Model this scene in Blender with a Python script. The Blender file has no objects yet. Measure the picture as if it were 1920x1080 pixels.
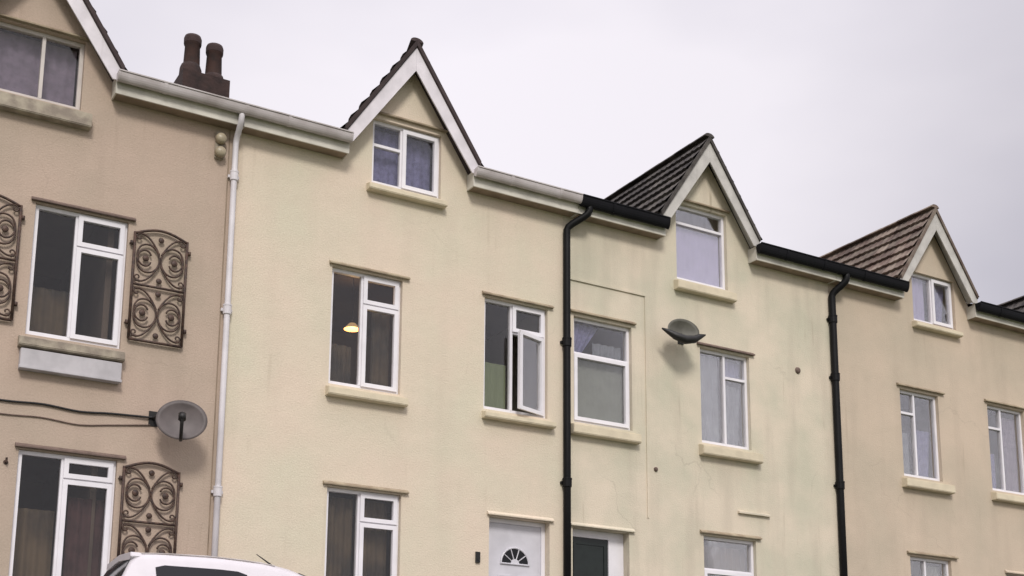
import bpy, bmesh, math, random
from mathutils import Vector, Matrix
from mathutils.geometry import tessellate_polygon
R = math.radians
random.seed(7)
S = bpy.context.scene
COL = S.collection

# ------------------------------------------------------------------ camera
cd = bpy.data.cameras.new('camera')
cam = bpy.data.objects.new('camera', cd)
COL.objects.link(cam)
S.camera = cam
rows = ((0.86033034, 0.10465035, 0.49887876),
        (-0.50970083, 0.16497157, 0.84438703),
        (0.00606459, -0.98073069, 0.19527041))
M3 = Matrix([[r[0], -r[1], -r[2]] for r in rows])
cam.matrix_world = Matrix.Translation((-10.60988, -16.52169, 0.0)) @ M3.to_4x4()
cd.sensor_width = 36.0
cd.lens = 2431.1 / 1920 * 36.0
cd.shift_x = -0.0039
cd.shift_y = 0.21355
cd.clip_start = 0.1
cd.clip_end = 3000

# ------------------------------------------------------------------ sky, sun, exposure
SUN_EL, SUN_AZ = 40.0, 200.0     # azimuth: compass style from +Y clockwise; the sun is on the camera's side
w = bpy.data.worlds.new('World')
S.world = w
w.use_nodes = True
nt = w.node_tree
nt.nodes.clear()
out = nt.nodes.new('ShaderNodeOutputWorld')
bg = nt.nodes.new('ShaderNodeBackground')
bg.inputs['Strength'].default_value = 0.11
sky = nt.nodes.new('ShaderNodeTexSky')
sky.sky_type = 'NISHITA'
sky.sun_disc = False
sky.sun_elevation = R(SUN_EL)
sky.sun_rotation = R(SUN_AZ)
sky.dust_density = 4.0
tc = nt.nodes.new('ShaderNodeTexCoord')
mp = nt.nodes.new('ShaderNodeMapping')
mp.inputs['Scale'].default_value = (1.0, 1.0, 2.2)
no = nt.nodes.new('ShaderNodeTexNoise')
no.inputs['Scale'].default_value = 1.6
no.inputs['Detail'].default_value = 5.0
no.inputs['Roughness'].default_value = 0.45
cr = nt.nodes.new('ShaderNodeValToRGB')
cr.color_ramp.elements[0].position = 0.36
cr.color_ramp.elements[0].color = (5.15, 4.95, 5.55, 1)
cr.color_ramp.elements[1].position = 0.60
cr.color_ramp.elements[1].color = (7.0, 6.65, 7.05, 1)
mx = nt.nodes.new('ShaderNodeMix')
mx.data_type = 'RGBA'
mx.inputs[0].default_value = 0.93          # cloud cover
nt.links.new(tc.outputs['Generated'], mp.inputs['Vector'])
nt.links.new(mp.outputs['Vector'], no.inputs['Vector'])
nt.links.new(no.outputs['Fac'], cr.inputs['Fac'])
nt.links.new(sky.outputs['Color'], mx.inputs[6])
nt.links.new(cr.outputs['Color'], mx.inputs[7])
# an overcast sky is brightest overhead
sx = nt.nodes.new('ShaderNodeSeparateXYZ')
zr = nt.nodes.new('ShaderNodeMapRange')
zr.interpolation_type = 'SMOOTHSTEP'
zr.inputs['From Min'].default_value = 0.60
zr.inputs['From Max'].default_value = 1.0
zr.inputs['To Min'].default_value = 0.95
zr.inputs['To Max'].default_value = 2.6
vm = nt.nodes.new('ShaderNodeVectorMath')
vm.operation = 'SCALE'
nt.links.new(tc.outputs['Generated'], sx.inputs[0])
nt.links.new(sx.outputs['Z'], zr.inputs['Value'])
nt.links.new(mx.outputs[2], vm.inputs[0])
# the cloud is thicker towards the far end of the street
xr = nt.nodes.new('ShaderNodeValToRGB')
for pos, val in ((0.0, 0.86), (0.12, 0.92), (0.40, 1.0), (0.60, 0.95)):
    e_ = xr.color_ramp.elements.new(pos) if pos > 0 else xr.color_ramp.elements[0]
    e_.color = (val, val, val, 1)
xr.color_ramp.elements[-1].position = 0.78
xr.color_ramp.elements[-1].color = (0.72, 0.72, 0.75, 1)
xm = nt.nodes.new('ShaderNodeMath')
xm.operation = 'MULTIPLY'
nt.links.new(sx.outputs['X'], xr.inputs['Fac'])
nt.links.new(zr.outputs['Result'], xm.inputs[0])
nt.links.new(xr.outputs['Color'], xm.inputs[1])
nt.links.new(xm.outputs[0], vm.inputs['Scale'])
nt.links.new(vm.outputs[0], bg.inputs['Color'])
nt.links.new(bg.outputs['Background'], out.inputs['Surface'])

sl = bpy.data.lights.new('sun', 'SUN')
sl.energy = 1.5
sl.angle = R(14)
sl.color = (1.0, 0.96, 0.9)
so = bpy.data.objects.new('sun', sl)
COL.objects.link(so)
az, el = R(SUN_AZ), R(SUN_EL)
sd = Vector((math.sin(az) * math.cos(el), math.cos(az) * math.cos(el), math.sin(el)))
so.rotation_euler = sd.to_track_quat('Z', 'Y').to_euler()
so.location = (0, -20, 30)

S.view_settings.view_transform = 'Standard'
S.view_settings.look = 'None'
S.view_settings.exposure = 0.45
S.view_settings.gamma = 1.0
S.render.filter_size = 2.4

# ------------------------------------------------------------------ materials
MATS = {}


def mat(name, col, rough=0.8, noise=0.0, nscale=8.0, bump=0.0, bscale=60.0, metal=0.0, col2=None, island=0.0,
        spec=0.4, streak=0.0, fine=0.0):
    m = bpy.data.materials.new(name)
    m.use_nodes = True
    t = m.node_tree
    N, L = t.nodes, t.links
    b = N['Principled BSDF']
    b.inputs['Roughness'].default_value = rough
    b.inputs['Metallic'].default_value = metal
    b.inputs['Specular IOR Level'].default_value = spec
    b.inputs['Base Color'].default_value = (*col, 1)
    geo = N.new('ShaderNodeNewGeometry')
    last = None

    def mixnode(fac_socket, fac_val, c1, c2, blend='MIX'):
        x = N.new('ShaderNodeMix')
        x.data_type = 'RGBA'
        x.blend_type = blend
        if fac_socket is None:
            x.inputs[0].default_value = fac_val
        else:
            L.new(fac_socket, x.inputs[0])
        for i, c in ((6, c1), (7, c2)):
            if isinstance(c, tuple):
                x.inputs[i].default_value = (*c, 1)
            else:
                L.new(c, x.inputs[i])
        return x.outputs[2]

    def noise_fac(scale, detail, lo, hi, vec=None, mapping=None):
        n = N.new('ShaderNodeTexNoise')
        n.inputs['Scale'].default_value = scale
        n.inputs['Detail'].default_value = detail
        if mapping:
            mpp = N.new('ShaderNodeMapping')
            mpp.inputs['Scale'].default_value = mapping
            L.new(geo.outputs['Position'], mpp.inputs['Vector'])
            L.new(mpp.outputs['Vector'], n.inputs['Vector'])
        else:
            L.new(geo.outputs['Position'], n.inputs['Vector'])
        r = N.new('ShaderNodeMapRange')
        r.inputs['From Min'].default_value = lo
        r.inputs['From Max'].default_value = hi
        L.new(n.outputs['Fac'], r.inputs['Value'])
        return r.outputs['Result'], n
    if noise > 0 or col2:
        c2 = col2 if col2 else tuple(c * (1 - noise) for c in col)
        f, _ = noise_fac(nscale, 5, 0.38, 0.66)
        last = mixnode(f, 0, col, c2)
    if streak > 0:
        f, _ = noise_fac(1.0, 4, 0.5, 0.78, mapping=(2.6, 2.6, 0.32))
        mm = N.new('ShaderNodeMath')
        mm.operation = 'MULTIPLY'
        mm.inputs[1].default_value = streak
        L.new(f, mm.inputs[0])
        last = mixnode(mm.outputs[0], 0, last or col, tuple(c * 0.62 for c in col))
        f1, _ = noise_fac(1.0, 5, 0.60, 0.74, mapping=(9.0, 9.0, 0.45))
        f2, _ = noise_fac(0.9, 3, 0.5, 0.62)
        m1 = N.new('ShaderNodeMath')
        m1.operation = 'MULTIPLY'
        L.new(f1, m1.inputs[0])
        L.new(f2, m1.inputs[1])
        m2 = N.new('ShaderNodeMath')
        m2.operation = 'MULTIPLY'
        m2.inputs[1].default_value = min(1, streak * 1.5)
        L.new(m1.outputs[0], m2.inputs[0])
        last = mixnode(m2.outputs[0], 0, last, (col[0] * .5, col[1] * .47, col[2] * .42))
    if fine > 0:
        f, _ = noise_fac(38, 3, 0.3, 0.7)
        mm = N.new('ShaderNodeMath')
        mm.operation = 'MULTIPLY'
        mm.inputs[1].default_value = fine
        L.new(f, mm.inputs[0])
        last = mixnode(mm.outputs[0], 0, last or col, tuple(c * 0.6 for c in col))
    if streak > 0:
        nz = N.new('ShaderNodeTexNoise')
        nz.inputs['Scale'].default_value = 2.2
        nz.inputs['Detail'].default_value = 5
        L.new(geo.outputs['Position'], nz.inputs['Vector'])
        va = N.new('ShaderNodeVectorMath')
        va.operation = 'MULTIPLY_ADD'
        va.inputs[1].default_value = (0.5, 0.5, 0.5)
        L.new(nz.outputs['Color'], va.inputs[0])
        L.new(geo.outputs['Position'], va.inputs[2])
        vo = N.new('ShaderNodeTexVoronoi')
        vo.feature = 'DISTANCE_TO_EDGE'
        vo.inputs['Scale'].default_value = 0.55
        L.new(va.outputs[0], vo.inputs['Vector'])
        lr = N.new('ShaderNodeMapRange')
        lr.inputs['From Min'].default_value = 0.002
        lr.inputs['From Max'].default_value = 0.007
        lr.inputs['To Min'].default_value = 1.0
        lr.inputs['To Max'].default_value = 0.0
        L.new(vo.outputs['Distance'], lr.inputs['Value'])
        fm, _ = noise_fac(0.55, 2, 0.52, 0.60)
        m1 = N.new('ShaderNodeMath')
        m1.operation = 'MULTIPLY'
        L.new(lr.outputs['Result'], m1.inputs[0])
        L.new(fm, m1.inputs[1])
        m2 = N.new('ShaderNodeMath')
        m2.operation = 'MULTIPLY'
        m2.inputs[1].default_value = min(0.5, 0.06 + streak * 0.35)
        L.new(m1.outputs[0], m2.inputs[0])
        last = mixnode(m2.outputs[0], 0, last, tuple(c * 0.45 for c in col))
    if island > 0:
        mr = N.new('ShaderNodeMapRange')
        mr.inputs['To Min'].default_value = 1 - island
        mr.inputs['To Max'].default_value = 1 + island
        L.new(geo.outputs['Random Per Island'], mr.inputs['Value'])
        hv = N.new('ShaderNodeHueSaturation')
        L.new(mr.outputs['Result'], hv.inputs['Value'])
        if last:
            L.new(last, hv.inputs['Color'])
        else:
            hv.inputs['Color'].default_value = (*col, 1)
        last = hv.outputs['Color']
    if last:
        L.new(last, b.inputs['Base Color'])
    if bump > 0:
        n = N.new('ShaderNodeTexNoise')
        n.inputs['Scale'].default_value = bscale
        n.inputs['Detail'].default_value = 4
        L.new(geo.outputs['Position'], n.inputs['Vector'])
        n2 = N.new('ShaderNodeTexNoise')
        n2.inputs['Scale'].default_value = bscale / 22
        n2.inputs['Detail'].default_value = 2
        L.new(geo.outputs['Position'], n2.inputs['Vector'])
        ad = N.new('ShaderNodeMath')
        ad.operation = 'MULTIPLY_ADD'
        ad.inputs[1].default_value = 2.5
        L.new(n2.outputs['Fac'], ad.inputs[0])
        L.new(n.outputs['Fac'], ad.inputs[2])
        bp = N.new('ShaderNodeBump')
        bp.inputs['Strength'].default_value = bump
        bp.inputs['Distance'].default_value = 0.012
        L.new(ad.outputs[0], bp.inputs['Height'])
        L.new(bp.outputs['Normal'], b.inputs['Normal'])
    MATS[name] = m
    return m


def glass_mat(name, tint=(1, 1, 1), gloss=1.0):
    m = bpy.data.materials.new(name)
    m.use_nodes = True
    t = m.node_tree
    t.nodes.clear()
    o = t.nodes.new('ShaderNodeOutputMaterial')
    tr = t.nodes.new('ShaderNodeBsdfTransparent')
    tr.inputs['Color'].default_value = (*tint, 1)
    gl = t.nodes.new('ShaderNodeBsdfGlossy')
    gl.inputs['Roughness'].default_value = 0.03
    gl.inputs['Color'].default_value = (gloss, gloss, gloss, 1)
    fr = t.nodes.new('ShaderNodeFresnel')
    fr.inputs['IOR'].default_value = 1.55
    mm = t.nodes.new('ShaderNodeMath')
    mm.operation = 'MULTIPLY'
    mm.inputs[1].default_value = 0.5
    mm.use_clamp = True
    geo = t.nodes.new('ShaderNodeNewGeometry')
    nn = t.nodes.new('ShaderNodeTexNoise')
    nn.inputs['Scale'].default_value = 1.7
    t.links.new(geo.outputs['Position'], nn.inputs['Vector'])
    bp = t.nodes.new('ShaderNodeBump')
    bp.inputs['Strength'].default_value = 0.25
    bp.inputs['Distance'].default_value = 0.02
    t.links.new(nn.outputs['Fac'], bp.inputs['Height'])
    t.links.new(bp.outputs['Normal'], gl.inputs['Normal'])
    mxs = t.nodes.new('ShaderNodeMixShader')
    t.links.new(fr.outputs[0], mm.inputs[0])
    t.links.new(mm.outputs[0], mxs.inputs[0])
    t.links.new(tr.outputs[0], mxs.inputs[1])
    t.links.new(gl.outputs[0], mxs.inputs[2])
    t.links.new(mxs.outputs[0], o.inputs['Surface'])
    MATS[name] = m
    return m


# renders
mat('wall1', (0.50, 0.39, 0.315), 0.95, col2=(0.44, 0.36, 0.285), nscale=0.7, bump=0.5, bscale=45, streak=0.25, fine=0.22)
mat('wall2', (0.70, 0.59, 0.475), 0.95, col2=(0.64, 0.59, 0.46), nscale=0.8, bump=0.5, bscale=45, streak=0.15, fine=0.2)
mat('wall3', (0.69, 0.605, 0.485), 0.95, col2=(0.55, 0.525, 0.41), nscale=1.1, bump=0.45, bscale=45, streak=0.55, fine=0.2)
mat('wall4', (0.59, 0.485, 0.38), 0.95, col2=(0.50, 0.43, 0.335), nscale=0.7, bump=0.45, bscale=45, streak=0.3, fine=0.2)
mat('sill_cream', (0.68, 0.60, 0.45), 0.85, noise=0.15, nscale=4, bump=0.3)
mat('sill_brown', (0.26, 0.22, 0.18), 0.9, col2=(0.42, 0.37, 0.29), nscale=6, bump=0.4)
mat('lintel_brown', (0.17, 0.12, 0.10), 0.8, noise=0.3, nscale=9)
mat('upvc', (0.80, 0.78, 0.82), 0.35, noise=0.08, nscale=3)
mat('upvc_dull', (0.60, 0.55, 0.52), 0.45, noise=0.15, nscale=3)
mat('barge_white', (0.74, 0.70, 0.74), 0.5, noise=0.16, nscale=4, streak=0.2)
mat('barge_grey', (0.55, 0.53, 0.50), 0.6, noise=0.2, nscale=5, streak=0.3)
mat('gutter_grey', (0.54, 0.50, 0.50), 0.5, col2=(0.38, 0.34, 0.33), nscale=2.5)
mat('gutter_black', (0.006, 0.006, 0.008), 0.55, noise=0.3, nscale=3, spec=0.15)
mat('fascia_white', (0.66, 0.63, 0.56), 0.6, noise=0.25, nscale=3, streak=0.3)
mat('soffit_tan', (0.30, 0.23, 0.17), 0.8, noise=0.3, nscale=4)
mat('pipe_white', (0.72, 0.69, 0.72), 0.45, noise=0.15, nscale=3)
mat('pipe_black', (0.007, 0.007, 0.008), 0.5, noise=0.3, nscale=5, spec=0.18)
mat('tile_dark', (0.060, 0.052, 0.048), 0.9, col2=(0.13, 0.11, 0.095), nscale=5, island=0.35, bump=0.4, bscale=40)
mat('tile_brown', (0.115, 0.078, 0.064), 0.9, col2=(0.22, 0.18, 0.145), nscale=4, island=0.35, bump=0.4, bscale=40)
mat('tile_slate', (0.040, 0.034, 0.032), 0.85, col2=(0.095, 0.085, 0.075), nscale=5, island=0.35, bump=0.3, bscale=40)
mat('tile_red', (0.040, 0.028, 0.029), 0.9, col2=(0.06, 0.043, 0.042), nscale=5, island=0.3, bump=0.4, bscale=40)
mat('brick_sooty', (0.05, 0.03, 0.027), 0.95, col2=(0.028, 0.019, 0.018), nscale=5, bump=0.8, bscale=20)
mat('pot_clay', (0.055, 0.028, 0.022), 0.85, col2=(0.03, 0.019, 0.017), nscale=6)
mat('pot_dark', (0.05, 0.03, 0.028), 0.9, noise=0.3)
mat('drip_shade', (0.27, 0.21, 0.15), 0.9, col2=(0.40, 0.34, 0.24), nscale=5)  # shade line at the window heads, painted into the moulding colour
mat('apron', (0.50, 0.48, 0.50), 0.6, noise=0.2, nscale=4)
mat('lead', (0.16, 0.16, 0.17), 0.6, noise=0.3, nscale=6)
mat('room', (0.12, 0.088, 0.066), 0.9, noise=0.3, nscale=1.0)
mat('room_green', (0.16, 0.19, 0.10), 0.9, noise=0.3, nscale=1.0)
mat('room_warm', (0.42, 0.26, 0.12), 0.9, noise=0.4, nscale=1.4)
mat('cur_mauve', (0.24, 0.20, 0.26), 0.9, noise=0.25, nscale=9)
mat('cur_lav', (0.42, 0.38, 0.56), 0.9, noise=0.1, nscale=4)
mat('cur_blue', (0.19, 0.185, 0.33), 0.9, noise=0.35, nscale=14)
mat('cur_net', (0.19, 0.20, 0.225), 0.9, noise=0.3, nscale=6)
mat('cur_grey', (0.24, 0.25, 0.22), 0.9, noise=0.12, nscale=5)
mat('cur_red', (0.075, 0.035, 0.033), 0.9, noise=0.4, nscale=5)
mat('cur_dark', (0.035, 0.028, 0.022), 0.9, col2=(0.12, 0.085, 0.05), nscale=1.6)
mat('iron', (0.04, 0.024, 0.02), 0.6, col2=(0.09, 0.05, 0.035), nscale=20)
mat('dish_grey', (0.125, 0.105, 0.103), 0.55, noise=0.25, nscale=7)
mat('dish_green', (0.13, 0.125, 0.105), 0.6, noise=0.3, nscale=7)
mat('black_plastic', (0.015, 0.014, 0.014), 0.5, noise=0.2)
mat('lamp_cream', (0.40, 0.34, 0.24), 0.4, noise=0.2, nscale=9)
mat('door_white', (0.62, 0.61, 0.66), 0.4, noise=0.12, nscale=4)
mat('door_dark', (0.012, 0.018, 0.016), 0.3, noise=0.3)
mat('car_white', (0.58, 0.55, 0.58), 0.28, spec=0.6, noise=0.04)
mat('car_glass', (0.008, 0.008, 0.010), 0.06, spec=0.25)
mat('tyre', (0.02, 0.02, 0.02), 0.85, noise=0.2)
mat('alloy', (0.45, 0.45, 0.47), 0.35, metal=0.8)
mat('lamp_red', (0.4, 0.02, 0.02), 0.2)
mat('lamp_clear', (0.6, 0.6, 0.62), 0.1)
mat('asphalt', (0.05, 0.05, 0.052), 0.9, noise=0.3, nscale=3, bump=0.4, bscale=80)
mat('paving', (0.24, 0.23, 0.21), 0.9, noise=0.3, nscale=4, bump=0.3)
mat('grassy', (0.07, 0.10, 0.035), 0.95, col2=(0.11, 0.10, 0.06), nscale=0.6, bump=0.6, bscale=15)
mat('moss', (0.20, 0.20, 0.11), 0.95, noise=0.3, nscale=9)
glass_mat('glass')
GL = MATS['glass']


# ------------------------------------------------------------------ mesh helpers
class MB:
    def __init__(self):
        self.bm = bmesh.new()

    def box(self, x0, x1, y0, y1, z0, z1, mtx=None):
        vs = [self.bm.verts.new(Vector(p) if mtx is None else mtx @ Vector(p)) for p in
              ((x0, y0, z0), (x1, y0, z0), (x1, y1, z0), (x0, y1, z0), (x0, y0, z1), (x1, y0, z1), (x1, y1, z1), (x0, y1, z1))]
        for f in ((0, 3, 2, 1), (4, 5, 6, 7), (0, 1, 5, 4), (1, 2, 6, 5), (2, 3, 7, 6), (3, 0, 4, 7)):
            self.bm.faces.new([vs[i] for i in f])
        return self

    def prism(self, pts, y0, y1):
        """pts: (x,z) outline, extruded along Y"""
        a = [self.bm.verts.new((x, y0, z)) for x, z in pts]
        b = [self.bm.verts.new((x, y1, z)) for x, z in pts]
        n = len(pts)
        self.bm.faces.new(a)
        self.bm.faces.new(b[::-1])
        for i in range(n):
            self.bm.faces.new((a[i], b[i], b[(i + 1) % n], a[(i + 1) % n]))
        return self

    def prism_x(self, pts, x0, x1):
        a = [self.bm.verts.new((x0, y, z)) for y, z in pts]
        b = [self.bm.verts.new((x1, y, z)) for y, z in pts]
        n = len(pts)
        self.bm.faces.new(a)
        self.bm.faces.new(b[::-1])
        for i in range(n):
            self.bm.faces.new((a[i], b[i], b[(i + 1) % n], a[(i + 1) % n]))
        return self

    def tube(self, pts, r, n=8, cap=True, radii=None):
        pts = [Vector(p) for p in pts]
        rings = []
        ref = None
        for i, p in enumerate(pts):
            d = (pts[min(i + 1, len(pts) - 1)] - pts[max(i - 1, 0)]).normalized()
            if ref is None:
                ref = Vector((0, 0, 1)) if abs(d.z) < 0.9 else Vector((0, 1, 0))
            u = (ref - d * ref.dot(d)).normalized()
            ref = u
            v = d.cross(u)
            rr = radii[i] if radii else r
            rings.append([self.bm.verts.new(p + (u * math.cos(2 * math.pi * k / n) + v * math.sin(2 * math.pi * k / n)) * rr) for k in range(n)])
        for a, b in zip(rings, rings[1:]):
            for k in range(n):
                self.bm.faces.new((a[k], a[(k + 1) % n], b[(k + 1) % n], b[k]))
        if cap:
            self.bm.faces.new(rings[0][::-1])
            self.bm.faces.new(rings[-1])
        return self

    def lathe(self, prof, c, n=20, axis='z', mtx=None):
        """prof: (r,h) list round axis through c"""
        rings = []
        for r, h in prof:
            ring = []
            for k in range(n):
                a = 2 * math.pi * k / n
                p = Vector((r * math.cos(a), r * math.sin(a), h))
                if axis == 'y':
                    p = Vector((p.x, p.z, p.y))
                if mtx is not None:
                    p = mtx @ p
                ring.append(self.bm.verts.new(p + Vector(c)))
            rings.append(ring)
        for a, b in zip(rings, rings[1:]):
            for k in range(n):
                self.bm.faces.new((a[k], a[(k + 1) % n], b[(k + 1) % n], b[k]))
        return self

    def grid(self, P):
        V = [[self.bm.verts.new(p) for p in row] for row in P]
        for i in range(len(V) - 1):
            for j in range(len(V[0]) - 1):
                self.bm.faces.new((V[i][j], V[i][j + 1], V[i + 1][j + 1], V[i + 1][j]))
        return self

    def build(self, name, m, parent=None, smooth=False, bevel=0.0, label=None):
        bmesh.ops.recalc_face_normals(self.bm, faces=self.bm.faces)
        if bevel > 0:
            bmesh.ops.bevel(self.bm, geom=[e for e in self.bm.edges], offset=bevel, segments=2, affect='EDGES', clamp_overlap=True)
        me = bpy.data.meshes.new(name)
        self.bm.to_mesh(me)
        self.bm.free()
        if smooth:
            for p in me.polygons:
                p.use_smooth = True
        me.materials.append(MATS[m] if isinstance(m, str) else m)
        o = bpy.data.objects.new(name, me)
        COL.objects.link(o)
        if parent is not None:
            o.parent = parent
            o.matrix_parent_inverse = Matrix.Translation(-world_loc(parent))
        if label:
            o['label'] = label
        return o


def world_loc(o):
    l = Vector(o.location)
    return l if o.parent is None else Vector((0, 0, 0)) + l


def thing(name, loc, label, cat, group=None):
    o = bpy.data.objects.new(name, None)
    o.location = loc
    o.empty_display_size = 0.3
    COL.objects.link(o)
    o['label'] = label
    o['category'] = cat
    if group:
        o['group'] = group
    return o


def subparent(o, parent):
    """o's mesh is in world coordinates; parent's is too and sits at the thing's base"""
    o.parent = parent
    o.matrix_parent_inverse = Matrix.Identity(4)


# ------------------------------------------------------------------ ground, road, pavement
def strip(name, prof, m, x0=-400, x1=400):
    b = MB()
    b.grid([[Vector((x, y, z)) for x in (x0, -60, -20, 0, 20, 60, x1)] for y, z in prof])
    o = b.build(name, m)
    o['kind'] = 'structure'
    return o


strip('ground', [(-900, -2.2), (-60, -2.0), (-22, -1.75), (-16, -1.6), (-5.2, 0.55), (-1.25, 0.60), (-1.2, 0.62), (12, 0.62), (900, 0.6)], 'grassy')
strip('road', [(-4.6, 0.655), (-1.42, 0.662)], 'asphalt')
pv = MB().box(-60, 60, -1.4, -0.9, 0.4, 0.79).box(-60, 60, -0.9, -0.02, 0.4, 1.5).build('pavement', 'paving')
pv['kind'] = 'structure'

# ------------------------------------------------------------------ tiles
UPZ = Vector((0, 0, 1))


def tiled(b, origin, along, down, wid, length, tw=0.30, th=0.30, skip=None):
    """courses of separate overlapping tiles: origin top corner, 'along' unit vector along the courses, 'down' unit vector down the slope"""
    nrm = along.cross(down)
    if nrm.z < 0:
        nrm = -nrm
    nc = max(1, round(length / th))
    nw = max(1, round(wid / tw))
    th = length / nc
    tw = wid / nw
    for i in range(nc):
        off = (i % 2) * 0.0
        for j in range(nw):
            jit = random.uniform(-0.004, 0.004)
            p0 = origin + along * (j * tw + 0.002 + off) + down * (i * th)
            if skip and skip(p0 + along * (tw * .5) + down * (th * .5)):
                continue
            # cross profile: a shallow double roll like an interlocking concrete tile
            prof = ((0, 0.0), (0.18, 0.012), (0.34, 0.002), (0.5, 0.0), (0.68, 0.012), (0.84, 0.002), (0.995, 0.0))
            top = [p0 + along * (tw * u) + nrm * (0.004 + h) for u, h in prof]
            bot = [p0 + along * (tw * u) + down * (th + 0.035) + nrm * (0.062 + h + jit) for u, h in prof]
            bot2 = [p0 + along * (tw * u) + down * (th + 0.035) + nrm * (0.018 + h + jit) for u, h in prof]
            vt = [b.bm.verts.new(p) for p in top]
            vb = [b.bm.verts.new(p) for p in bot]
            v2 = [b.bm.verts.new(p) for p in bot2]
            for k in range(len(prof) - 1):
                b.bm.faces.new((vt[k], vt[k + 1], vb[k + 1], vb[k]))
                b.bm.faces.new((vb[k], vb[k + 1], v2[k + 1], v2[k]))


# ------------------------------------------------------------------ windows
def wbox(b, x0, x1, z0, z1, y0, y1, t, tb=None):
    """rectangular ring in the facade plane"""
    tb = t if tb is None else tb
    b.box(x0, x0 + t, y0, y1, z0, z1)
    b.box(x1 - t, x1, y0, y1, z0, z1)
    b.box(x0 + t, x1 - t, y0, y1, z1 - t, z1)
    b.box(x0 + t, x1 - t, y0, y1, z0, z0 + tb)


LAY = {
    # (u0,u1,v0,v1,sash)  u across, v up, fractions of the opening
    'A': [(0, .455, 0, 1, 0), (.455, 1, .735, 1, 1), (.455, 1, 0, .735, 1)],
    'Aopen': [(0, .455, 0, 1, 0), (.455, 1, .735, 1, 1), (.455, 1, 0, .735, 2)],
    'Alow': [(0, .455, 0, 1, 0), (.455, 1, .82, 1, 1), (.455, 1, 0, .82, 1)],
    'A3': [(0, .53, 0, 1, 0), (.53, 1, .74, 1, 0), (.53, 1, 0, .74, 0)],
    'M': [(0, .42, .74, 1, 0), (0, .42, 0, .74, 0), (.42, 1, 0, 1, 0)],
    'T': [(0, 1, .66, 1, 0), (0, 1, 0, .66, 1)],
    'T3': [(0, 1, .76, 1, 0), (0, 1, 0, .76, 0)],
    'D2': [(0, .44, .62, 1, 0), (0, .44, 0, .62, 0), (.44, 1, 0, 1, 1)],
    'P': [(0, .5, 0, 1, 0), (.5, 1, 0, 1, 1)],
    'P1': [(0, .58, 0, 1, 0), (.58, 1, 0, 1, 0)],
}


def curtain(parent, x0, x1, z0, z1, m, y=0.26, wave=0.02, freq=45.0, seed=0, name='curtain', taper=0.0):
    rnd = random.Random(seed)
    b = MB()
    n = max(8, int((x1 - x0) * 60))
    ph = rnd.uniform(0, 6)
    P = []
    for zi in range(5):
        tt = zi / 4
        z = z0 + (z1 - z0) * tt
        xe = x1 - taper * (1 - tt)
        P.append([Vector((x0 + (xe - x0) * k / n, y + wave * math.sin(ph + freq * (x1 - x0) * k / n) + 0.3 * wave * math.sin(2.3 * ph + 17 * k / n), z)) for k in range(n + 1)])
    b.grid(P)
    o = b.build(name, m, smooth=True)
    subparent(o, parent)
    return o


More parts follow.
